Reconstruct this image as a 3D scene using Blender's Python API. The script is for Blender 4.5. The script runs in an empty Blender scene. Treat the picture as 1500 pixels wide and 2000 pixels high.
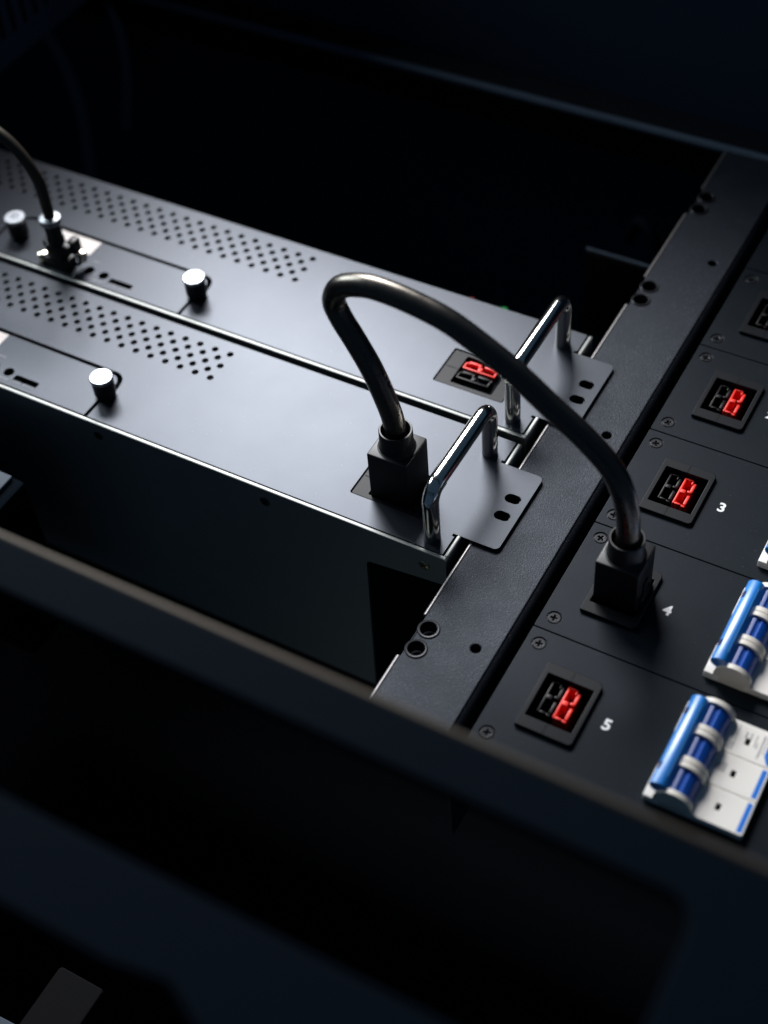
import bpy, bmesh, math, random
from mathutils import Vector, Matrix
random.seed(7)
S = 0.0102                      # one drawing unit (pitch of the vent holes) in metres
scn = bpy.context.scene
C = scn.collection

# ------------------------------------------------------------------ camera
R0 = Vector((0.8719324, 0.4855198, -0.0632804))      # right
R1 = Vector((0.3340875, -0.6844390, -0.6480192))     # down
R2 = Vector((-0.3579377, 0.5438877, -0.7589906))     # forward
CAM = Vector((39.574765, -46.252225, 55.791840))
cd = bpy.data.cameras.new('camera'); cam = bpy.data.objects.new('camera', cd); C.objects.link(cam)
m = Matrix.Identity(4)
for i in range(3):
    m[i][0] = R0[i]; m[i][1] = -R1[i]; m[i][2] = -R2[i]; m[i][3] = CAM[i]*S
cam.matrix_world = m
cd.sensor_fit = 'VERTICAL'; cd.sensor_height = 36; cd.sensor_width = 27
cd.lens = 2880.294/2000*36
cd.clip_start = 0.01; cd.clip_end = 20
cd.dof.use_dof = True; cd.dof.focus_distance = 72.5*S; cd.dof.aperture_fstop = 4.3
cd.dof.aperture_blades = 0
scn.camera = cam

# ------------------------------------------------------------------ world, lamps, exposure
w = bpy.data.worlds.new('World'); scn.world = w; w.use_nodes = True
bg = w.node_tree.nodes['Background']
bg.inputs[0].default_value = (0.26, 0.52, 0.9, 1); bg.inputs[1].default_value = 0.065
def area(name, loc, target, sx, sy, power, col):
    l = bpy.data.lights.new(name, 'AREA'); l.shape = 'ELLIPSE'; l.size = sx*S; l.size_y = sy*S
    l.energy = power; l.color = col
    o = bpy.data.objects.new(name, l); C.objects.link(o)
    o.location = Vector(loc)*S
    d = (Vector(target)-Vector(loc)).normalized()
    o.rotation_euler = d.to_track_quat('-Z', 'Y').to_euler()
    return o
area('window_softbox', (-50, 70, 84), (10, -2, 0), 66, 54, 31.0, (0.98, 0.98, 1.0))
area('side_fill', (-112, 22, 74), (20, -4, 0), 70, 60, 17.0, (0.84, 0.94, 1.0))  # added fill lamp, broadens the highlights on handles and toggles
area('low_fill', (6, -35, -42), (17, -7.5, -1), 16, 16, 0.012, (0.85, 1.0, 0.95))  # weak lamp added to brighten the front module's side from below
scn.view_settings.view_transform = 'Standard'; scn.view_settings.look = 'None'
scn.view_settings.exposure = 0; scn.view_settings.gamma = 1
scn.view_settings.use_curve_mapping = False
scn.render.engine = 'CYCLES'
scn.cycles.max_bounces = 6; scn.cycles.caustics_reflective = False; scn.cycles.caustics_refractive = False

# ------------------------------------------------------------------ materials
def mat(name, col, rough=.5, metal=0., spec=.5, bump=None, rvar=None, tint=None, coat=0., speck=None, emit=None):
    M = bpy.data.materials.new(name); M.use_nodes = True
    nt = M.node_tree; b = nt.nodes['Principled BSDF']
    b.inputs['Base Color'].default_value = (*col, 1)
    b.inputs['Roughness'].default_value = rough; b.inputs['Metallic'].default_value = metal
    b.inputs['Specular IOR Level'].default_value = spec
    if tint: b.inputs['Specular Tint'].default_value = (*tint, 1)
    if coat: b.inputs['Coat Weight'].default_value = coat; b.inputs['Coat Roughness'].default_value = .35
    if emit:
        b.inputs['Emission Color'].default_value = (*emit[0], 1); b.inputs['Emission Strength'].default_value = emit[1]
    g = nt.nodes.new('ShaderNodeNewGeometry')
    def noise(scale, detail=2, rough_=.5):
        n = nt.nodes.new('ShaderNodeTexNoise'); n.inputs['Scale'].default_value = scale
        n.inputs['Detail'].default_value = detail; n.inputs['Roughness'].default_value = rough_
        nt.links.new(g.outputs['Position'], n.inputs['Vector']); return n
    if bump:
        n = noise(bump[0], 3, .6); bp = nt.nodes.new('ShaderNodeBump')
        bp.inputs['Strength'].default_value = bump[1]; bp.inputs['Distance'].default_value = bump[2]
        nt.links.new(n.outputs['Fac'], bp.inputs['Height']); nt.links.new(bp.outputs['Normal'], b.inputs['Normal'])
    if rvar:
        n = noise(rvar[0], 4, .6); mr = nt.nodes.new('ShaderNodeMapRange')
        mr.inputs['From Min'].default_value = .3; mr.inputs['From Max'].default_value = .7
        mr.inputs['To Min'].default_value = rough-rvar[1]; mr.inputs['To Max'].default_value = rough+rvar[1]
        nt.links.new(n.outputs['Fac'], mr.inputs['Value']); nt.links.new(mr.outputs['Result'], b.inputs['Roughness'])
    if speck:   # pale dust grains: (scale, threshold, colour)
        n = noise(speck[0], 1, .5); cr = nt.nodes.new('ShaderNodeMapRange')
        cr.inputs['From Min'].default_value = speck[1]; cr.inputs['From Max'].default_value = speck[1]+.06
        nt.links.new(n.outputs['Fac'], cr.inputs['Value'])
        mx = nt.nodes.new('ShaderNodeMix'); mx.data_type = 'RGBA'
        mx.inputs[6].default_value = (*col, 1); mx.inputs[7].default_value = (*speck[2], 1)
        nt.links.new(cr.outputs['Result'], mx.inputs[0]); nt.links.new(mx.outputs[2], b.inputs['Base Color'])
    return M
COOL = (.78, .86, 1.0); WARM = (1.0, .85, .66)
M = dict(  # every surface of the scene
    faceplate=mat('satin_black_paint', (.010, .011, .015), .39, spec=.52, rvar=(22, .009), tint=COOL, bump=(2600, .3, .000004), speck=(1000, .76, (.16, .16, .17))),
    rail=mat('powder_coat', (.008, .010, .014), .5, spec=.33, bump=(1350, 1, .00022), rvar=(60, .04), speck=(1700, .68, (.12, .12, .13)), tint=COOL),
    panel=mat('fine_powder_coat', (.0035, .006, .0085), .47, spec=.16, bump=(1300, 1, .00004), rvar=(50, .04), speck=(1500, .74, (.07, .07, .075)), tint=COOL),
    steel=mat('galvanised_steel', (.30, .31, .30), .52, .85, rvar=(60, .02)),
    chrome=mat('chrome', (.80, .78, .72), .13, 1, rvar=(300, .02)),
    knob=mat('turned_aluminium', (.40, .42, .45), .42, 1),
    knobside=mat('black_knurl', (.008, .008, .010), .4),
    groove=mat('dark_gap', (.003, .003, .004), .8, spec=.1),
    void=mat('cavity_black', (.0012, .003, .006), .8, spec=.12),  # cavity shade put into the colour, stays near black under the lamps
    rubber=mat('cable_jacket', (.006, .006, .007), .28, spec=1.0, coat=.35, tint=WARM, bump=(260, 1, .00002), rvar=(120, .05)),
    plug=mat('moulded_plug', (.006, .006, .007), .42, spec=.45, bump=(1800, 1, .00001)),
    bezel=mat('bezel_plastic', (.007, .008, .010), .42, spec=.15, bump=(2200, 1, .000005)),
    innerblack=mat('connector_black', (.006, .006, .007), .42, spec=.2),
    red=mat('connector_red', (.90, .030, .018), .45, spec=.4),
    screw=mat('blackened_screw', (.022, .023, .026), .32, .5, spec=.3),
    screwpale=mat('plated_screw', (.45, .40, .28), .3, 1),
    white=mat('breaker_white', (.84, .80, .74), .42, spec=.4, bump=(900, 1, .000004)),
    disc=mat('breaker_disc', (.74, .69, .61), .45, spec=.4),
    blue=mat('toggle_blue', (.002, .20, .64), .36, spec=1.0, coat=.8, bump=(700, 1, .000004)),
    drum=mat('drum_blue_shaded', (.002, .065, .36), .38, spec=.45),  # toggle blue darkened, the toggle's shadow put into the colour
    stripe=mat('label_blue', (.003, .16, .62), .4),
    ink=mat('white_print', (.80, .80, .80), .6),
    grey=mat('grey_print', (.30, .29, .30), .7),
    dim=mat('pale_print', (.22, .23, .26), .6),
    paper=mat('paper_label', (.82, .74, .70), .6),
    edge=mat('lit_rail_paint', (.20, .19, .19), .4, .8),  # pale tone standing in for light caught on the rail's left bevel
    wall=mat('back_wall_paint', (.014, .028, .05), .7, spec=.2),
    frame=mat('cabinet_paint', (.0018, .0042, .0075), .65, spec=.012, bump=(1500, 1, .00001)),
    litedge=mat('lit_cabinet_edge', (.022, .019, .016), .5, spec=.28, tint=WARM),  # paler, warmer than the frame paint: light on its edge put into the colour
    backrail=mat('rear_paint', (.07, .095, .13), .5, spec=.4),
    silver=mat('latch_metal', (.85, .80, .68), .2, 1),
    bluegrey=mat('light_sheet', (.04, .06, .085), .7),
    green=mat('green_lamp', (.0, .2, .03), .5, emit=((.0, .8, .15), .12)),
    redlamp=mat('red_lamp', (.2, .02, .02), .5, emit=((.8, .1, .1), .05)),
)

# ------------------------------------------------------------------ builders
def link(name, me, m, parent=None, base=(0, 0, 0), smooth=None):
    """me is in drawing units, world placed; it is moved to the base of its thing and scaled to metres"""
    for v in me.vertices: v.co = (v.co - Vector(base))*S
    o = bpy.data.objects.new(name, me); C.objects.link(o)
    me.materials.clear(); me.materials.append(m)
    if parent: o.parent = parent
    else: o.location = Vector(base)*S
    if smooth:
        me.polygons.foreach_set('use_smooth', [True]*len(me.polygons))
        try: me.set_sharp_from_angle(angle=math.radians(smooth))
        except Exception: pass
    return o
CUR = {'base': (0, 0, 0)}
def thing(name, label, cat, base, group=None):
    o = bpy.data.objects.new(name, None); C.objects.link(o); o.location = Vector(base)*S
    o.empty_display_size = .01
    o['label'] = label; o['category'] = cat
    if group: o['group'] = group
    CUR['base'] = base
    return o
def tag(o, label, cat, group=None):
    o['label'] = label; o['category'] = cat
    if group: o['group'] = group
    return o
def fin(bm, name, m, parent=None, smooth=35, base=None):
    me = bpy.data.meshes.new(name); bmesh.ops.recalc_face_normals(bm, faces=bm.faces); bm.to_mesh(me); bm.free()
    return link(name, me, m, parent, CUR['base'] if base is None else base, smooth)
def bx(bm, x0, x1, y0, y1, z0, z1, bev=0., seg=2):
    t = bmesh.new(); bmesh.ops.create_cube(t, size=1)
    for v in t.verts:
        v.co = Vector(((x0+x1)/2+v.co.x*(x1-x0), (y0+y1)/2+v.co.y*(y1-y0), (z0+z1)/2+v.co.z*(z1-z0)))
    if bev: bmesh.ops.bevel(t, geom=list(t.edges), offset=bev, segments=seg, profile=.5, affect='EDGES')
    me = bpy.data.meshes.new('t'); t.to_mesh(me); t.free(); bm.from_mesh(me); bpy.data.meshes.remove(me)
def box(name, x0, x1, y0, y1, z0, z1, m, parent=None, bev=0., seg=2):
    bm = bmesh.new(); bx(bm, x0, x1, y0, y1, z0, z1, bev, seg); return fin(bm, name, m, parent)
def lathe(bm, cx, cy, prof, n=32):
    rings = []
    for r, z in prof:
        if r < 1e-6: rings.append([bm.verts.new((cx, cy, z))])
        else: rings.append([bm.verts.new((cx+r*math.cos(2*math.pi*i/n), cy+r*math.sin(2*math.pi*i/n), z)) for i in range(n)])
    for a, b in zip(rings, rings[1:]):
        if len(a) == 1 and len(b) == 1: continue
        for i in range(n):
            j = (i+1) % n
            if len(a) == 1: bm.faces.new((a[0], b[i], b[j]))
            elif len(b) == 1: bm.faces.new((a[i], a[j], b[0]))
            else: bm.faces.new((a[i], a[j], b[j], b[i]))
def prism_y(bm, pts, y0, y1):
    """profile in XZ pushed along Y"""
    a = [bm.verts.new((x, y0, z)) for x, z in pts]; b = [bm.verts.new((x, y1, z)) for x, z in pts]
    n = len(pts)
    for i in range(n): bm.faces.new((a[i], a[(i+1) % n], b[(i+1) % n], b[i]))
    bm.faces.new(a[::-1]); bm.faces.new(b)
def catmull(pts, n=10):
    P = [Vector(p) for p in pts]; P = [2*P[0]-P[1]]+P+[2*P[-1]-P[-2]]; out = []
    for i in range(1, len(P)-2):
        for k in range(n):
            t = k/n
            out.append(.5*((2*P[i])+(-P[i-1]+P[i+1])*t+(2*P[i-1]-5*P[i]+4*P[i+1]-P[i+2])*t*t+(-P[i-1]+3*P[i]-3*P[i+1]+P[i+2])*t**3))
    out.append(P[-2]); return out
def tube(bm, path, r, n=20, cap=True):
    rings = []; N = None
    for i, p in enumerate(path):
        T = (path[min(i+1, len(path)-1)]-path[max(i-1, 0)]).normalized()
        if N is None: N = T.orthogonal().normalized()
        N = (N-T*N.dot(T)).normalized(); B = T.cross(N)
        rr = r(i/(len(path)-1)) if callable(r) else r
        rings.append([bm.verts.new(p+(N*math.cos(2*math.pi*k/n)+B*math.sin(2*math.pi*k/n))*rr) for k in range(n)])
    for a, b in zip(rings, rings[1:]):
        for k in range(n): bm.faces.new((a[k], a[(k+1) % n], b[(k+1) % n], b[k]))
    if cap: bm.faces.new(rings[0][::-1]); bm.faces.new(rings[-1])
def rrect(x0, x1, y0, y1, r=.0, n=6):
    rs = r if isinstance(r, (list, tuple)) else [r]*4        # corners: x0y0, x1y0, x1y1, x0y1
    out = []
    for (cx, cy, a0, q) in ((x0, y0, 180, rs[0]), (x1, y0, 270, rs[1]), (x1, y1, 0, rs[2]), (x0, y1, 90, rs[3])):
        if q <= 0: out.append((cx, cy)); continue
        ox = cx+(q if cx == x0 else -q); oy = cy+(q if cy == y0 else -q)
        for k in range(n+1):
            a = math.radians(a0+90*k/n); out.append((ox+q*math.cos(a), oy+q*math.sin(a)))
    return out
def circ(cx, cy, r, n=24): return [(cx+r*math.cos(2*math.pi*k/n), cy+r*math.sin(2*math.pi*k/n)) for k in range(n)]
def slotx(x0, x1, cy, r, n=8):
    return rrect(x0, x1, cy-r, cy+r, r*.999, n)
def round_poly(pts, radii, n=6):
    out = []
    L = len(pts)
    for i in range(L):
        p = Vector(pts[i]); a = Vector(pts[i-1]); b = Vector(pts[(i+1) % L]); r = radii[i]
        if r <= 0: out.append(tuple(p)); continue
        u = (a-p).normalized(); v = (b-p).normalized(); ang = u.angle(v); d = r/math.tan(ang/2)
        c = p+(u+v).normalized()*(r/math.sin(ang/2)); s = p+u*d; e = p+v*d
        a0 = math.atan2(s.y-c.y, s.x-c.x); a1 = math.atan2(e.y-c.y, e.x-c.x)
        while a1-a0 > math.pi: a1 -= 2*math.pi
        while a1-a0 < -math.pi: a1 += 2*math.pi
        for k in range(n+1):
            t = a0+(a1-a0)*k/n; out.append((c.x+r*math.cos(t), c.y+r*math.sin(t)))
    return out
def area2(p): return sum(p[i-1][0]*p[i][1]-p[i][0]*p[i-1][1] for i in range(len(p)))/2
def sheet(name, outer, holes, ztop, thick, m, parent=None, bev=0., smooth=40):
    """a flat sheet with real openings; the rim is rounded by bev"""
    cu = bpy.data.curves.new(name, 'CURVE'); cu.dimensions = '2D'; cu.fill_mode = 'BOTH'
    cu.extrude = thick/2-bev; cu.bevel_depth = bev; cu.bevel_resolution = 2; cu.offset = -bev
    for k, p in enumerate([outer]+list(holes)):
        if (area2(p) < 0) == (k == 0): p = p[::-1]
        s = cu.splines.new('POLY'); s.points.add(len(p)-1); s.use_cyclic_u = True
        for q, (x, y) in zip(s.points, p): q.co = (x, y, 0, 1)
    o = bpy.data.objects.new('tmp', cu); C.objects.link(o)
    me = bpy.data.meshes.new_from_object(o.evaluated_get(bpy.context.evaluated_depsgraph_get()))
    bpy.data.objects.remove(o); bpy.data.curves.remove(cu)
    for v in me.vertices: v.co.z += ztop-thick/2
    me.name = name
    return link(name, me, m, parent, CUR['base'], smooth)
def words(name, txt, x, y, z, size, m, parent=None, rot=0., bold=.02, thick=.006, xs=1.):
    cu = bpy.data.curves.new(name, 'FONT'); cu.body = txt; cu.size = size; cu.align_x = 'CENTER'; cu.align_y = 'CENTER'
    cu.offset = bold; cu.extrude = thick; cu.resolution_u = 10
    o = bpy.data.objects.new('tmp', cu); C.objects.link(o)
    me = bpy.data.meshes.new_from_object(o.evaluated_get(bpy.context.evaluated_depsgraph_get()))
    bpy.data.objects.remove(o); bpy.data.curves.remove(cu)
    cx = (max(v.co.x for v in me.vertices)+min(v.co.x for v in me.vertices))/2
    cy = (max(v.co.y for v in me.vertices)+min(v.co.y for v in me.vertices))/2
    ca, sa = math.cos(rot), math.sin(rot)
    for v in me.vertices:
        a, b = (v.co.x-cx)*xs, v.co.y-cy
        v.co = Vector((x+a*ca-b*sa, y+a*sa+b*ca, z+v.co.z))
    me.name = name
    return link(name, me, m, parent, CUR['base'])
def cross_pts(cx, cy, a, wdt, rot):
    p = [(-wdt, a), (-wdt, wdt), (-a, wdt), (-a, -wdt), (-wdt, -wdt), (-wdt, -a), (wdt, -a), (wdt, -wdt), (a, -wdt), (a, wdt), (wdt, wdt), (wdt, a)]
    c, s = math.cos(rot), math.sin(rot)
    return [(cx+x*c-y*s, cy+x*s+y*c) for x, y in p]
def screw(cx, cy, z, r, parent, m, rot=None, name='screw'):
    """countersunk cross-head screw: dished head with a real cross recess"""
    rot = random.uniform(0, 1.5) if rot is None else rot
    bm = bmesh.new(); n = 32
    cr = cross_pts(cx, cy, r*.56, r*.13, rot)
    me = None
    o = sheet(name, circ(cx, cy, r, 32), [cr], z+.03, .12, m, parent, bev=.025)
    bm.free()
    CURb = CUR['base']
    bm = bmesh.new(); lathe(bm, cx, cy, [(0, z-.045), (r*.95, z-.045), (r*.95, z-.08)], 20)
    k = fin(bm, 'cross_recess', M['groove'], o); 
    bm = bmesh.new(); lathe(bm, cx, cy, [(r+.015, z-.0), (r+.03, z+.012), (r+.10, z+.004), (r+.10, z-.02)], 32)
    fin(bm, 'countersink', M['screw'], o)
    return o

# ------------------------------------------------------------------ the cabinet (setting and frame)
CUR['base'] = (0, 0, -45)
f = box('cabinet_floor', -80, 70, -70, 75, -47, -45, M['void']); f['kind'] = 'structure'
CUR['base'] = (0, 32, -45)
f = box('back_wall', -120, 90, 32.0, 33, -45, 25, M['wall']); f['kind'] = 'structure'
CUR['base'] = (-52, 0, -45)
f = box('corner_blocker', -110, -36, 33.1, 36, -44.9, 46, M['wall']); f['kind'] = 'structure'  # added block that keeps lamp light off the plates' left end
f = box('side_blocker', -53, -52, -70, 31.9, -44.9, 33, M['void']); f['kind'] = 'structure'  # tall screen added to darken reflections at the plates' left end

t = thing('cabinet_frame', 'dark blue-grey cabinet frame of flat bars, blurred, crossing the foreground', 'cabinet frame', (36, -26, 0))
ZF = 18.0
outer = [(-30, -25.85), (41.5, -25.85), (41.5, -60), (38.6, -60), (38.9, -45)]
# one flat ring: upper bar, right-hand post, lower bar with a stepped edge
outer = round_poly([(-40, -25.9), (44, -25.9), (44, -70), (39.3, -70), (39.3, -37.8), (26.2, -37.0), (24.6, -36.2), (22.8, -36.5), (-40, -36.5)],
                   [0, 1, 0, 0, 0, .5, .8, .9, 0])
hole = round_poly([(-39, -27.65), (36.25, -27.65), (36.25, -33.7), (-39, -33.7)], [0, .9, .9, 0])
sheet('frame_plate', outer, [hole], ZF, .5, M['frame'], t, bev=.08)
bm = bmesh.new()
path = [Vector((-39.5, -25.78, ZF-.22)), Vector((43.5, -25.78, ZF-.22))]
tube(bm, path, .19, 16); fin(bm, 'lit_frame_edge', M['litedge'], t)  # rounded upper edge of the bar, coloured as if catching light
# posts that carry the ring down to the rail end
box('corner_post', 40.6, 43.6, -29.5, -26.3, -30, ZF-.26, M['frame'], t, .1)

t = thing('rear_beam', 'thin pale-edged beam running across the dark back of the cabinet', 'beam', (0, 29.3, -2))
box('beam_body', -45, 45, 29.4, 31.6, -3.0, -.35, M['void'], t, .05)
bm = bmesh.new(); tube(bm, [Vector((-45, 29.25, -.45)), Vector((45, 29.25, -.45))], .30, 12); fin(bm, 'beam_edge', mat('beam_paint', (.05, .07, .10), .55, spec=.3), t)

# slotted vent panel, top left
t = thing('vent_panel', 'dark upright slotted ventilation panel in the far upper left corner', 'vent panel', (-27.4, 20, 2))
hs = []
for i in range(18):
    for j in range(3):
        y = 11.0+i*1.15; z = 3.6+j*5.6
        if y < 31: hs.append(rrect(y, y+.52, z, z+4.3, .25, 4))
CUR['base'] = (0, 0, 0)
o = sheet('slotted_sheet', rrect(10.2, 31.6, 2.0, 21, .3), hs, 0, .25, M['backrail'], t, bev=.05)
for v in o.data.vertices: v.co = Vector((v.co.z-27.4*S, v.co.x, v.co.y))-Vector((-27.4, 20, 2))*S
CUR['base'] = (-27.4, 20, 2)
box('vent_body', -34, -28.4, 10.4, 31.4, 2.1, 20.8, M['void'], t)
# dark hoses in the back
for k, (pts, r, lab) in enumerate([
    ([(-35, 31.2, -1), (-32, 30.5, 0), (-30, 29.5, -3), (-29.6, 29, -7), (-30.5, 28.5, -12)], .45, 'black cable hooping down behind the beam beside the slotted vent'),
    ([(-37, 26, -2), (-34, 25.5, -2.2), (-32, 25, -4.5), (-31, 24.5, -9), (-31.5, 24, -16)], .5, 'black cable curving down in the dark left of the rear module')]):
    CUR['base'] = pts[0]
    bm = bmesh.new(); tube(bm, catmull(pts), r, 14)
    tag(fin(bm, 'hanging_cable', M['backrail']), lab, 'cable', 'black cables hanging at the back left')
# bracket and lamps deep behind the rear module
t = thing('rear_bracket', 'dim sheet metal bracket left of the mounting rail behind the modules', 'bracket', (14, 22, -8))
box('bracket_plate', 11.8, 17.6, 21.9, 22.1, -12, -5.1, M['groove'], t, .05)
bm = bmesh.new(); tube(bm, [Vector((11.8, 22.1, -5.0)), Vector((17.5, 22.1, -5.0))], .10, 10); fin(bm, 'folded_edge', M['backrail'], t)
CUR['base'] = (15, 25, -6)
bm = bmesh.new(); tube(bm, catmull([(13.2, 25.8, -6.5), (14, 25.2, -4.4), (15.4, 24.4, -4.8), (16.4, 24.2, -7)]), .35, 12)
tag(fin(bm, 'wire_loop', M['frame']), 'faint loop of grey wire beside the mounting rail in the dark gap', 'wire')
CUR['base'] = (9.6, 14.7, -5.2)
bm = bmesh.new(); lathe(bm, 9.6, 14.7, [(0, -4.9), (.25, -5.0), (.3, -5.4), (0, -5.4)], 12)
tag(fin(bm, 'indicator_lamp', M['green']), 'tiny green glow in the dark just behind the rear module', 'lamp')
CUR['base'] = (8.0, 14.9, -5.2)
bm = bmesh.new(); lathe(bm, 7.4, 14.7, [(0, -4.9), (.2, -5.0), (.25, -5.4), (0, -5.4)], 12)
tag(fin(bm, 'indicator_lamp', M['redlamp']), 'tiny reddish glow in the dark left of the green one', 'lamp')
# block at the left edge, between front module and frame
t = thing('side_block', 'small dark block at the left edge below the front module', 'block', (-8, -12, -12))
box('block_body', -22, -6.3, -15.0, -11.2, -14, -2.3, M['frame'], t, .3)
box('block_cap', -22, -7.0, -14.0, -11.4, -2.3, -2.0, M['bluegrey'], t, .1)
# lower left corner: pale sheet and upright edge seen under the frame
t = thing('floor_cover', 'pale blue-grey sheet in the bottom left corner below the frame', 'cover sheet', (5, -32, -15))
sheet('cover_sheet', round_poly([(-20, -50), (7.0, -50), (7.0, -32.7), (2, -32.9), (-20, -34)], [0, 0, .8, 2, 0]), [], -15, .3, M['bluegrey'], t, bev=.05)
t = thing('support_post', 'dark grey upright plate beside the pale sheet in the bottom left corner', 'post', (10, -32, -15))
sheet('post_plate', rrect(8.0, 10.6, -50, -30.2, .2), [], -11, .4, M['groove'], t, bev=.08)

# ------------------------------------------------------------------ mounting rail
t = thing('mounting_rail', 'long black powder-coated mounting rail with punched holes under the module ears', 'mounting rail', (20, 0, -6))
ZR = -.2
pairs = [-21.0, -12.13, -3.28, 5.65, 14.5, 23.35]
pts = [(17.98, -16.9)]
for c in pairs[1:]:
    pts += [(17.98, c-1.28), (18.07, c-1.26), (18.07, c+1.26), (17.98, c+1.28)]
pts += [(17.98, 28.8), (22.0, 28.8), (22.0, -16.9)]
holes = []
for c in pairs[1:]:
    holes += [circ(18.56, c+.62, .42, 28), circ(18.56, c-.62, .42, 28)]
small = [-11.5, 3.5, 18.5]
for c in small: holes.append(circ(21.02, c, .24, 20))
sheet('rail_face', pts, holes, ZR, .2, M['rail'], t, bev=.07)
# rounded right-hand fold of the rail
bm = bmesh.new(); n = 10; r = .62; cx = 21.75; cz = ZR-.012-r
pr = [(cx+r*math.sin(math.radians(90*k/n)), cz+r*math.cos(math.radians(90*k/n))) for k in range(n+1)]
prof = [(cx-.05, ZR-.012)]+pr+[(cx+r, -8), (cx+r-.2, -8), (cx+r-.2, cz-.2), (cx-.05, cz)]
prism_y(bm, prof, -16.9, 28.8); fin(bm, 'rail_fold', M['rail'], t, 30)
ed = [-16.9]+[v for c in pairs[1:] for v in (c-1.28, c+1.28)]+[28.8]
for i in range(0, len(ed)-1, 2):
    bm = bmesh.new(); tube(bm, [Vector((18.02, ed[i]+.02, ZR-.085)), Vector((18.0, ed[i+1]-.02, ZR-.085))], .12, 14); fin(bm, 'lit_edge', M['edge'], t, 60)  # pale strip laid along the rail as its painted edge highlight
for c in pairs[1:]:
    for s in (.62, -.62):
        bm = bmesh.new()
        lathe(bm, 18.56, c+s, [(.40, -.9), (.40, ZR+.02), (.43, ZR+.055), (.50, ZR+.06), (.545, ZR+.03), (.55, ZR-.01)], 32)
        g = fin(bm, 'grommet', M['screw'], t)
bm = bmesh.new(); bx(bm, 17.99, 21.9, -16.8, 28.7, -1.2, -.95); fin(bm, 'rail_backing', M['void'], t)

# ------------------------------------------------------------------ connector block shared by every socket
def connector_meshes():
    """hood outline with two contact cells, local: spine at x=0, legs towards +x, y centred on 0"""
    bm = bmesh.new(); z0, z1 = -2.0, 0.; b = .035
    bx(bm, 0, .12, -.92, .92, z0, z1, b)
    bx(bm, .10, .46, .80, .92, z0, z1-.005, b); bx(bm, .10, .42, -.92, -.80, z0, z1-.005, b)
    bx(bm, .08, .36, -.13, .11, z0, z1+.03, b)                      # centre key
    bx(bm, .40, .50, .62, .90, z0, z1-.02, b)
    bx(bm, .50, .66, .12, .78, z0, z1-.07, b); bx(bm, .40, .62, .06, .20, z0, z1-.05, b)
    bx(bm, .50, .66, -.74, -.10, z0, z1-.07, b); bx(bm, .38, .64, -.92, -.78, z0, z1-.09, b)
    bx(bm, .62, .70, .42, .74, z0, z1-.15, .02); bx(bm, .62, .70, -.52, -.2, z0, z1-.15, .02)
    me = bpy.data.meshes.new('connector'); bm.to_mesh(me); bm.free(); return me
CONN = connector_meshes()
def connector(name, x, y, z, m, parent, rot=0., sc=1.):
    me = CONN.copy(); c, s = math.cos(rot), math.sin(rot)
    for v in me.vertices:
        a, b = v.co.x*sc, v.co.y*sc
        v.co = Vector((x+a*c-b*s, y+a*s+b*c, z+v.co.z))
    me.name = name
    return link(name, me, m, parent, CUR['base'], 35)

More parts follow.
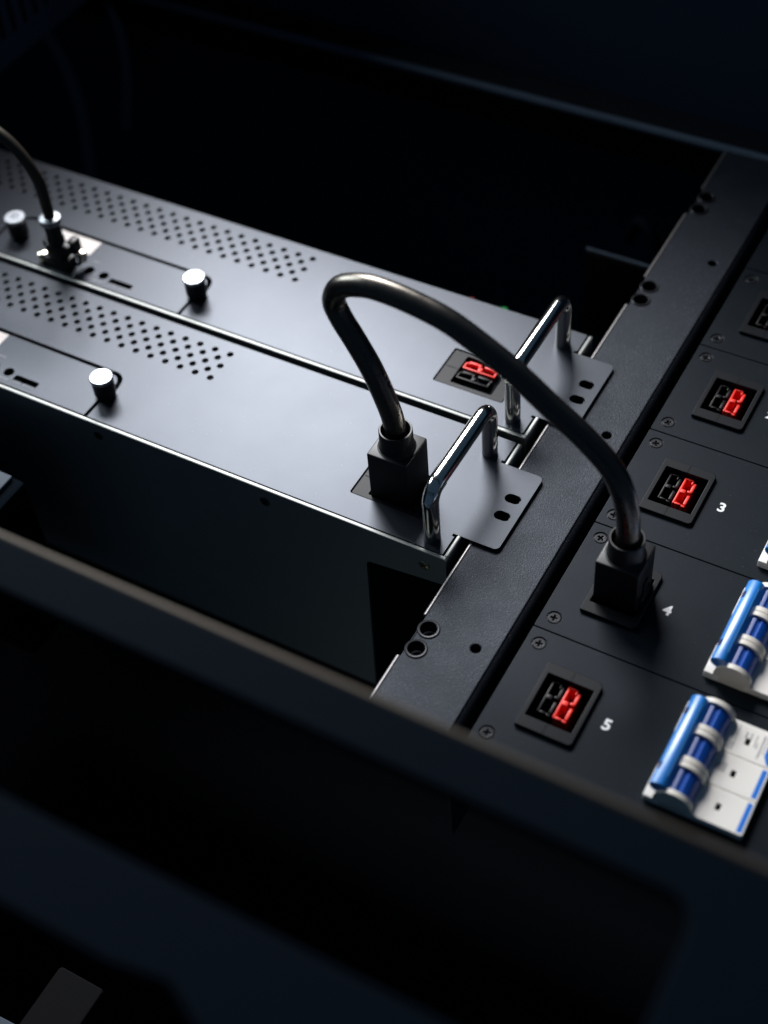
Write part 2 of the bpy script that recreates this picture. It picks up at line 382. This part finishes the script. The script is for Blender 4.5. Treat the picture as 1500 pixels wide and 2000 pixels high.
# ------------------------------------------------------------------ battery modules
def module(dy, label, data_side):
    t = thing('battery_module', label, 'battery module', (2, -3.3+dy, -14), 'battery modules side by side')
    Y0, Y1 = -7.40+dy, .85+dy                  # faceplate
    # housing: side walls with the folded lip showing round the faceplate
    bm = bmesh.new()
    prof = []
    XL, XR = -30, 17.46
    # front wall with the cut-out near the right end (drawn in XZ)
    bw = bmesh.new()
    front = round_poly([(XL, 0), (XR, 0), (XR, -2.0), (12.84, -2.55), (12.5, -14), (XL, -14)], [0, .12, 0, .3, 0, 0])
    a = [bm.verts.new((x, Y0-.27, z)) for x, z in front]; b = [bm.verts.new((x, Y0-.05, z)) for x, z in front]
    n = len(front)
    for i in range(n): bm.faces.new((a[i], b[i], b[(i+1) % n], a[(i+1) % n]))
    bm.faces.new(a); bm.faces.new(b[::-1])
    es = [e for e in bm.edges if all(abs(v.co.z) < 1e-4 for v in e.verts) and abs(e.verts[0].co.y-e.verts[1].co.y) < 1e-5]
    bmesh.ops.bevel(bm, geom=es, offset=.09, segments=4, profile=.5, affect='EDGES')
    fin(bm, 'housing_side', M['steel'], t)
    bw.free()
    bm = bmesh.new()
    bx(bm, 17.22, 17.46, Y0-.05, Y1+.02, -2.0, -.005, .08, 3)
    fin(bm, 'housing_end', M['steel'], t)
    bm = bmesh.new(); bx(bm, XL, 17.2, Y0-.02, Y1+.02, -14, -.55); fin(bm, 'housing_core', M['void'], t)
    # faceplate with its ear, cover opening, socket opening, vents and slots
    ear = round_poly([(-29.9, Y0), (17.15, Y0), (17.15, -6.13+dy), (17.02, -6.13+dy), (17.02, -6.0+dy), (19.44, -6.0+dy), (19.44, -.73+dy), (17.02, -.73+dy),
                      (17.02, -.60+dy), (17.15, -.60+dy), (17.15, Y1), (-29.9, Y1)],
                     [0, .0, 0, 0, 0, .3, .3, 0, 0, 0, .1, 0])
    hs = []
    cov = [(-18.7, Y0-.0), (-4.47, Y0-.0), (-4.42, -5.3+dy), (-4.25, -4.6+dy), (-4.55, -4.0+dy), (-5.1, -3.93+dy), (-17.9, -3.72+dy), (-18.75, -4.6+dy)]
    g = .11
    covh = round_poly([(-18.82, Y0+.02), (-4.44, Y0+.02), (-4.42, -5.6+dy), (-4.13, -5.0+dy), (-4.35, -3.90+dy), (-17.9, -3.78+dy), (-18.95, -4.8+dy)],
                      [0, 0, .4, .5, .75, .9, .6])
    covp = round_poly([(-18.64, Y0+.02), (-4.64, Y0+.02), (-4.62, -5.65+dy), (-4.38, -5.08+dy), (-4.56, -4.12+dy), (-17.9, -4.00+dy), (-18.74, -4.88+dy)],
                      [0, 0, .4, .45, .6, .75, .5])
    # the cover reaches the plate's front edge, so the plate outline carries the notch
    plate_out = [(-29.9, Y0), (-18.82, Y0)]+covh[:0]
    notch = [p for p in covh if p[1] > Y0+.05]
    notch = sorted([], key=lambda p: 0)
    right = covh  # order: starts x=-18.82,y0 -> right side -> up -> left
    seq = [p for p in covh][::-1]              # from the left side round to the right side
    # rotate so that it begins at the left foot
    k = min(range(len(seq)), key=lambda i: (seq[i][1] > Y0+.05, seq[i][0])); seq = seq[k:]+seq[:k]
    if seq[1][1] <= Y0+.05: seq = [seq[0]]+seq[1:][::-1]
    seq = [(p[0], Y0 if p[1] <= Y0+.05 else p[1]) for p in seq]
    outer = [(-29.9, Y0)]+seq+[p for p in ear if p[0] > 10]+[(-29.9, Y1)]
    hs.append(rrect(11.05, 15.2, -5.86+dy, -3.14+dy, .12))
    for s_ in (-2.70, -3.92): hs.append(slotx(18.24, 19.06, s_+dy, .27))
    sp = .502
    for r in range(5):
        for i in range(29):
            x = 0.-i-(0.5 if r % 2 else 0)
            hs.append(circ(x, 0.0-r*sp+dy, .18, 16))
    pl = sheet('faceplate', outer, hs, 0, .13, M['faceplate'], t, bev=.02)
    bmv = bmesh.new(); bx(bmv, -29.9, 17.1, Y0+.02, Y1-.02, -.5, -.45); fin(bmv, 'plate_backing', M['void'], t)
    # service cover with ports
    ph = [circ(-11.59, -6.45+dy, .31, 20), circ(-10.5, -6.50+dy, .30, 20), rrect(-9.95, -8.35, -6.90+dy, -6.50+dy, .1, 4), circ(-12.5, -6.25+dy, .18, 16),
          rrect(-14.3, -12.9, -7.0+dy, -6.35+dy, .1, 4)]
    cv = sheet('service_cover', covp, ph, -.005, .12, M['faceplate'], t, bev=.02)
    for x in (-4.42, -17.45):
        cy = -5.62+dy
        bm = bmesh.new(); lathe(bm, x, cy, [(.54, -.02), (.55, .12), (.56, .2), (.60, .25), (.60, .9), (.61, 1.18), (.3, 1.2)], 40)
        kb = fin(bm, 'thumbscrew', M['knobside'], t)
        bm = bmesh.new(); lathe(bm, x, cy, [(.60, 1.17), (.645, 1.22), (.645, 1.36), (.60, 1.42), (.30, 1.42), (.27, 1.37), (.16, 1.37), (.13, 1.41), (0, 1.42)], 40)
        fin(bm, 'thumbscrew_cap', M['knob'], kb)
        bm = bmesh.new()
        for a in range(5): bx(bm, x-.26+a*.12, x-.22+a*.12, cy-.02, cy+.05, 1.415, 1.424)
        fin(bm, 'cap_marking', M['screw'], kb)
    # paper label
    bm = bmesh.new(); bx(bm, -15.35, -12.4, -5.32+dy, -4.1+dy, -.004, .006); lb = fin(bm, 'paper_label', M['paper'], t)
    # small pale legends under the ports (unreadable in the photo)
    bm = bmesh.new()
    for x0, x1, yy in ((-13.9, -13.1, -7.22), (-11.95, -11.1, -7.1), (-10.95, -10.2, -7.12), (-9.8, -9.3, -7.05), (-9.15, -8.4, -7.05), (-11.9, -11.4, -5.75)):
        x = x0
        while x < x1:
            wd = random.uniform(.05, .1); bx(bm, x, x+wd, yy+dy, yy+.17+dy, -.002, .006); x += wd+.04
    fin(bm, 'port_legend', M['dim'], t)
    # recessed power inlet
    X0, X1, A, B = 11.09, 15.16, -5.82+dy, -3.18+dy
    fr = sheet('socket_frame', rrect(X0, X1, A, B, .1), [rrect(11.95, 14.38, -5.52+dy, -3.42+dy, .06)], -.06, .3, M['bezel'], t, bev=.03)
    bm = bmesh.new(); bx(bm, X0+.1, 11.84, (A+B)/2-.02, (A+B)/2+.02, -.075, -.055); fin(bm, 'frame_seam', M['groove'], fr)
    connector('red_connector', 12.97, -4.22+dy, -.14, M['red'], fr, math.pi/2, 1.06)
    connector('black_connector', 12.97, -5.03+dy, -.14, M['innerblack'], fr, math.pi/2, 1.06)
    # chrome handle
    ya, yb, hx, hz = -6.66+dy, -.38+dy, 16.2, 3.40; r = .88
    path = [Vector((hx, ya, -.02)), Vector((hx, ya, 1)), Vector((hx, ya, hz-r-.2))]
    for k in range(19):
        a = math.radians(90*k/18); path.append(Vector((hx, ya+r-r*math.cos(a), hz-r+r*math.sin(a))))
    for k in range(19):
        a = math.radians(90*k/18); path.append(Vector((hx, yb-r+r*math.sin(a), hz-r+r*math.cos(a))))
    path += [Vector((hx, yb, 1)), Vector((hx, yb, -.02))]
    bm = bmesh.new(); tube(bm, path, .42, 32); fin(bm, 'handle', M['chrome'], t, 60)
    # screws on the side wall
    for sx, sz, mm in ((16.24, -1.02, M['screwpale']), (6.97, -.95, M['screw']), (-3.68, -.92, M['screw']), (-13.6, -.95, M['screw'])):
        bm = bmesh.new()
        lathe(bm, 0, 0, [(.30, -.01), (.29, .03), (.22, .055), (.0, .06)], 24)
        for v in bm.verts: v.co = Vector((sx+v.co.x, Y0-.265-v.co.z, sz+v.co.y))
        s_ = fin(bm, 'side_screw', mm, t)
        bm = bmesh.new()
        bx(bm, -.18, .18, -.035, .035, .05, .066); bx(bm, -.035, .035, -.18, .18, .05, .0665)
        for v in bm.verts:
            a = .6; x, y = v.co.x*math.cos(a)-v.co.y*math.sin(a), v.co.x*math.sin(a)+v.co.y*math.cos(a)
            v.co = Vector((sx+x, Y0-.265-v.co.z, sz+y))
        fin(bm, 'cross_slot', M['groove'], s_)
    return t
module(0, 'front battery module with the thick black cable plugged into it', 0)
module(8.94, 'rear battery module with an empty red and black socket behind the arching cable', 1)

# ------------------------------------------------------------------ numbered panels
def phillips(x, y, z, t): screw(x, y, z, .31, t, M['screw'])
YD = -9.14; P = 7.0; ZP = -.15; XE = 22.84
labels = {5: 'nearest black panel printed 5, with an empty socket beside a breaker', 4: 'black panel printed 4 with the cable plug in its socket',
          3: 'black panel printed 3 with an empty red socket just behind the plug', 2: 'black panel printed 2 at the right edge, empty socket',
          1: 'dim black panel beyond panel 2 with its socket cut by the right edge'}
SPARK = {}
def panel(n):
    y0 = YD+P*(4-n); y1 = y0+P
    t = thing('socket_panel', labels[n], 'panel', (26, (y0+y1)/2, -3), 'numbered socket panels in a row')
    out = round_poly([(XE, y0+.025), (41, y0+.025), (41, y1-.025), (XE, y1-.025)], [.06, 0, 0, .06])
    yc = (y0+y1)/2+.14-.12
    hs = [rrect(24.5, 26.95, yc-1.5, yc+1.55)]
    hs += [circ(23.51, y0+.82, .36, 24), circ(23.51, y1-.82, .36, 24)]
    if n >= 3: hs.append(rrect(30.98, 35.0, y0+.95, y0+6.0))
    pl = sheet('panel_plate', out, hs, ZP, .2, M['panel'], t, bev=.025)
    for s_ in (y0+.82, y1-.82): phillips(23.51, s_, ZP-.05, t)
    box('panel_box', XE+.1, 30.9, y0+.1, y1-.1, -4.0, -2.2, M['void'], t)
    # bezel
    a, b = yc-1.84, yc+1.82
    fr = sheet('socket_frame', rrect(24.39, 27.12, a, b, [.06, .22, .3, .06]), [rrect(24.64, 26.87, yc-1.2, yc+1.24, .03)], .05, .22, M['bezel'], t, bev=.035)
    bm = bmesh.new(); bx(bm, 25.72, 25.75, a+.05, yc-1.24, .046, .054); fin(bm, 'frame_seam', M['groove'], fr)
    bm = bmesh.new(); bx(bm, 25.72, 25.75, yc+1.28, b-.05, .046, .054); fin(bm, 'frame_seam', M['groove'], fr)
    bm = bmesh.new()     # walls of the well
    for q in ((24.5, 24.62, yc-1.3, yc+1.3), (26.89, 26.97, yc-1.3, yc+1.3), (24.5, 26.97, yc-1.32, yc-1.22), (24.5, 26.97, yc+1.26, yc+1.4)):
        bx(bm, q[0], q[1], q[2], q[3], -2.2, -.12)
    fin(bm, 'socket_well', M['bezel'], fr)
    connector('black_connector', 24.93, yc+.26, -.22, M['innerblack'], fr, 0, 1.0)
    connector('red_connector', 25.70, yc+.26, -.22, M['red'], fr, 0, 1.0)
    if n >= 2: words('number', str(n), 28.03, yc+.01, ZP+.012, .80, M['ink'], t, 0, .026)
    return t
for n in (5, 4, 3, 2, 1): panel(n)
t = thing('blank_panel', 'plain dark panel at the far end of the row of socket panels', 'panel', (26, 22, -3))
sheet('panel_plate', rrect(XE, 41, 18.9, 28.8, .06), [], ZP, .2, M['panel'], t, bev=.025)

# ------------------------------------------------------------------ circuit breakers
def breaker(dy, label):
    t = thing('circuit_breaker', label, 'circuit breaker', (33, -12.7+dy, -3), 'blue and white circuit breakers')
    Y0 = -15.33+dy; pw = 1.76; ZT = .27
    for k in range(3):
        a, b = Y0+k*pw+.012, Y0+(k+1)*pw-.012
        # face of the pole, with its little dark window
        fp = sheet('pole_face', round_poly([(32.72, a), (35.17, a), (35.17, b), (32.72, b)], [.0, .1 if k == 0 else .03, .03, 0]),
                   [rrect(33.72, 33.93, (a+b)/2-.17, (a+b)/2+.15, .04, 4)], ZT, .4, M['white'], t, bev=.035)
        bm = bmesh.new(); bx(bm, 33.7, 33.95, (a+b)/2-.2, (a+b)/2+.2, ZT-.3, ZT-.05); fin(bm, 'indicator_window', M['groove'], fp)
        bm = bmesh.new()
        if k < 2: bx(bm, 34.86, 35.08, a+.12, b-.12, ZT-.01, ZT+.006)
        fin(bm, 'blue_stripe', M['stripe'], fp) if k < 2 else bm.free()
        if k == 2:
            st = sheet('blue_label', round_poly([(34.9, a+.1), (35.6, a+.1), (35.6, b-.15), (34.68, b-.15), (34.68, a+.5)], [.05, .05, .05, .05, .1]), [], ZT+.006, .016, M['stripe'], fp)
            bm = bmesh.new(); [bx(bm, 34.92, 35.14, a+.62+q*.16, a+.70+q*.16, ZT+.005, ZT+.012) for q in range(4)]; fin(bm, 'label_print', M['grey'], fp)
    # foot on the toggle side
    bm = bmesh.new()
    for k in range(3):
        a, b = Y0+k*pw+.012, Y0+(k+1)*pw-.012
        bx(bm, 30.80+(.03 if k == 1 else 0), 31.55, a, b, -.3, ZT, .05, 2)
    fin(bm, 'housing_foot', M['white'], t)
    bm = bmesh.new(); bx(bm, 31.5, 32.75, Y0+.05, Y0+3*pw-.05, -2.5, -.15); bx(bm, 30.95, 35.1, Y0+.05, Y0+3*pw-.05, -5, -.4); fin(bm, 'housing_core', M['disc'], t)
    # rounded collars
    cx, cz, r = 32.08, .36, .86
    def arc(rad, a0, a1, n=28): return [(cx+rad*math.cos(math.radians(a0+(a1-a0)*i/n)), cz+rad*math.sin(math.radians(a0+(a1-a0)*i/n))) for i in range(n+1)]
    wd = .25
    for k in range(3):
        for yy in (Y0+k*pw+.02, Y0+(k+1)*pw-.02-wd):
            bm = bmesh.new(); pts = arc(r, -20, 196)+[(cx-.6, -.3), (cx+.6, -.3)]
            a = [bm.verts.new((x, yy, z)) for x, z in pts]; b = [bm.verts.new((x, yy+wd, z)) for x, z in pts]; n = len(pts)
            for i in range(n): bm.faces.new((a[i], a[(i+1) % n], b[(i+1) % n], b[i]))
            fa = bm.faces.new(a[::-1]); fb = bm.faces.new(b)
            bmesh.ops.bevel(bm, geom=list(fa.edges)+list(fb.edges), offset=.035, segments=3, profile=.5, affect='EDGES')
            fin(bm, 'collar', M['disc'], t)
    # blue drum between the collars
    for k in range(3):
        bm = bmesh.new(); ya = Y0+k*pw+.02+wd-.03; yb = Y0+(k+1)*pw-.02-wd+.03
        pts = []
        for i in range(41):
            a = math.radians(-20+216*i/40); rad = .74
            d = abs(math.degrees(a)-84)
            if d < 7: rad = .66
            pts.append((cx+rad*math.cos(a), cz+rad*math.sin(a)))
        prism_y(bm, pts+[(cx-.5, -.3), (cx+.5, -.3)], ya, yb)
        fin(bm, 'drum', M['drum'], t, 28)
    # toggle bar
    ty0, ty1 = Y0+.13, Y0+3*pw-.30
    prof = [(31.17, .80), (31.03, .90), (30.97, 1.03), (30.98, 1.17), (31.06, 1.29), (31.18, 1.37), (31.32, 1.41), (31.44, 1.42), (31.56, 1.40), (31.66, 1.31), (31.90, 1.04), (31.97, .85), (31.9, .6), (31.45, .62)]
    bm = bmesh.new(); prism_y(bm, prof, ty0, ty1)
    caps = [f_ for f_ in bm.faces if len(f_.verts) > 4]
    es = set(e for f_ in caps for e in f_.edges)
    bmesh.ops.bevel(bm, geom=list(es), offset=.03, segments=2, profile=.5, affect='EDGES')
    tg = fin(bm, 'toggle', M['blue'], t, 40)
    bm = bmesh.new()
    for yy in (Y0+.90, Y0+3.90):
        q = bmesh.new(); bx(q, -.10, .10, 0, .33, -.03, .022)
        for v in q.verts:
            a = math.radians(-48); x, z = v.co.x*math.cos(a)+v.co.z*math.sin(a), -v.co.x*math.sin(a)+v.co.z*math.cos(a)
            v.co = Vector((31.06+x, yy+v.co.y, 1.285+z))
        me = bpy.data.meshes.new('q'); q.to_mesh(me); q.free(); bm.from_mesh(me); bpy.data.meshes.remove(me)
    fin(bm, 'toggle_slot', mat('slot_blue', (.003, .015, .10), .6), tg)
    bm = bmesh.new(); bx(bm, 31.565, 31.59, ty0+.5, ty1-.4, 1.375, 1.395); fin(bm, 'toggle_ridge', M['blue'], tg)
    # faint grey print, not readable in the photo
    bm = bmesh.new(); base = Y0+2*pw
    rr = random.Random(3)
    for (x0, ya, yb, wdt) in ((33.1, .75, 1.45, .05), (33.28, .3, 1.5, .035), (33.62, 1.0, 1.35, .10), (33.85, 1.0, 1.35, .07), (34.1, .75, 1.3, .05), (34.2, .7, 1.0, .06), (34.38, .25, 1.4, .10), (34.55, .55, 1.35, .05)):
        y = ya
        while y < yb:
            l = rr.uniform(.03, .09); bx(bm, x0, x0+wdt, base+y, base+y+l, ZT+.001, ZT+.005); y += l+.035
    for i in range(5): bx(bm, 33.06, 33.35, base+.2+i*.09, base+.23+i*.09, ZT+.001, ZT+.005)
    for i in range(6): bx(bm, 33.0+i*.08, 33.04+i*.08, Y0+pw+.75, Y0+pw+1.25-(.12 if i < 2 else 0), ZT+.001, ZT+.005)
    fin(bm, 'printed_text', M['grey'], t)
    return t
breaker(0, 'nearest blue and white circuit breaker, beside the number 5')
breaker(7, 'middle blue and white circuit breaker, beside the number 4, cut by the right edge')
breaker(14, 'white corner of the farthest blue circuit breaker, cut off at the right edge')

# ------------------------------------------------------------------ the black power cable with a plug on each end
t = thing('power_cable', 'thick glossy black cable arching from the front module to panel 4', 'power cable', (19.5, -5, 0))
def plug(x0, x1, y0, y1, z0, z1, cz):
    bm = bmesh.new(); bx(bm, x0, x1, y0, y1, z0, z1, .07, 3)
    p = fin(bm, 'plug', M['plug'], t)
    cx, cy = (x0+x1)/2, (y0+y1)/2
    bm = bmesh.new(); r = .84
    lathe(bm, cx, cy, [(r+.16, z1-.02), (r+.05, z1+.05), (r+.01, z1+.2), (r-.0, cz-.05), (r-.03, cz), (r-.1, cz), (r-.12, cz-.05), (r-.14, z1+.05), (0, z1+.05)], 44)
    fin(bm, 'collar', M['plug'], p)
    return p
p1 = plug(12.1, 14.3, -5.57, -3.36, -.6, 3.05, 4.25)
bm = bmesh.new()
p2 = plug(24.66, 26.78, -6.58, -4.48, -.6, 2.72, 3.85)
bm.free()
bm = bmesh.new(); bx(bm, 26.74, 26.90, -6.1, -5.0, -.3, .55, .04); bx(bm, 26.76, 26.86, -5.75, -5.3, .5, 1.3, .03); fin(bm, 'latch', M['plug'], p2)
cab = [(13.25, -4.45, 3.1), (13.18, -4.45, 4.3), (12.93, -4.45, 5.6), (12.25, -4.5, 7.75), (11.5, -4.55, 9.4), (10.85, -4.6, 10.7), (10.62, -4.65, 11.7), (11.15, -4.7, 12.7),
       (12.4, -4.75, 13.25), (13.7, -4.8, 13.35), (15.22, -4.85, 13.2), (16.7, -4.9, 12.87), (18.43, -4.95, 12.05), (19.92, -5.0, 11.2), (21.65, -5.05, 9.95), (23.17, -5.1, 8.9),
       (24.5, -5.2, 7.75), (25.2, -5.3, 6.6), (25.6, -5.4, 5.2), (25.74, -5.5, 3.9), (25.72, -5.53, 2.8)]
bm = bmesh.new(); tube(bm, catmull(cab, 8), .55, 32); fin(bm, 'jacket', M['rubber'], t, 60)

# ------------------------------------------------------------------ data cable on the rear module
t = thing('data_cable', 'thin grey-brown data cable with a dark latched connector in the rear module', 'data cable', (-13.3, 2.2, 0))
bm = bmesh.new()
bx(bm, -14.3, -12.6, 1.75, 2.75, -.3, .7, .12); bx(bm, -14.0, -12.8, 1.8, 2.7, .6, 1.7, .15); bx(bm, -14.25, -12.35, 1.95, 2.55, 1.2, 1.75, .12)
bx(bm, -12.75, -12.2, 2.3, 3.1, .9, 1.9, .2)
body = fin(bm, 'connector', M['plug'], t)
bm = bmesh.new(); lathe(bm, -13.35, 2.25, [(.50, 1.6), (.52, 2.0), (.47, 2.1), (.47, 3.2), (.3, 3.3)], 24); fin(bm, 'strain_relief', M['plug'], t)
bm = bmesh.new(); lathe(bm, -13.35, 2.25, [(.46, 3.1), (.62, 3.15), (.64, 3.5), (.45, 3.6), (.3, 3.6)], 24); fin(bm, 'ring', M['knob'], t)
for (x, y, z) in ((-14.6, 2.05, .35), (-12.0, 2.6, .9)):
    bm = bmesh.new(); lathe(bm, x, y, [(.0, z-.35), (.30, z-.33), (.33, z), (.28, z+.3), (.1, z+.36), (0, z+.36)], 18); fin(bm, 'latch', M['silver'], t)
bm = bmesh.new(); tube(bm, catmull([(-13.35, 2.25, 3.0), (-13.32, 2.25, 4.4), (-13.4, 2.25, 6.1), (-14.1, 2.2, 7.7), (-15.3, 2.1, 8.9), (-17.5, 2.0, 9.7), (-21, 1.8, 9.5)], 8), .33, 20)
fin(bm, 'jacket', mat('data_jacket', (.03, .026, .022), .4, spec=.5, tint=WARM), t, 60)
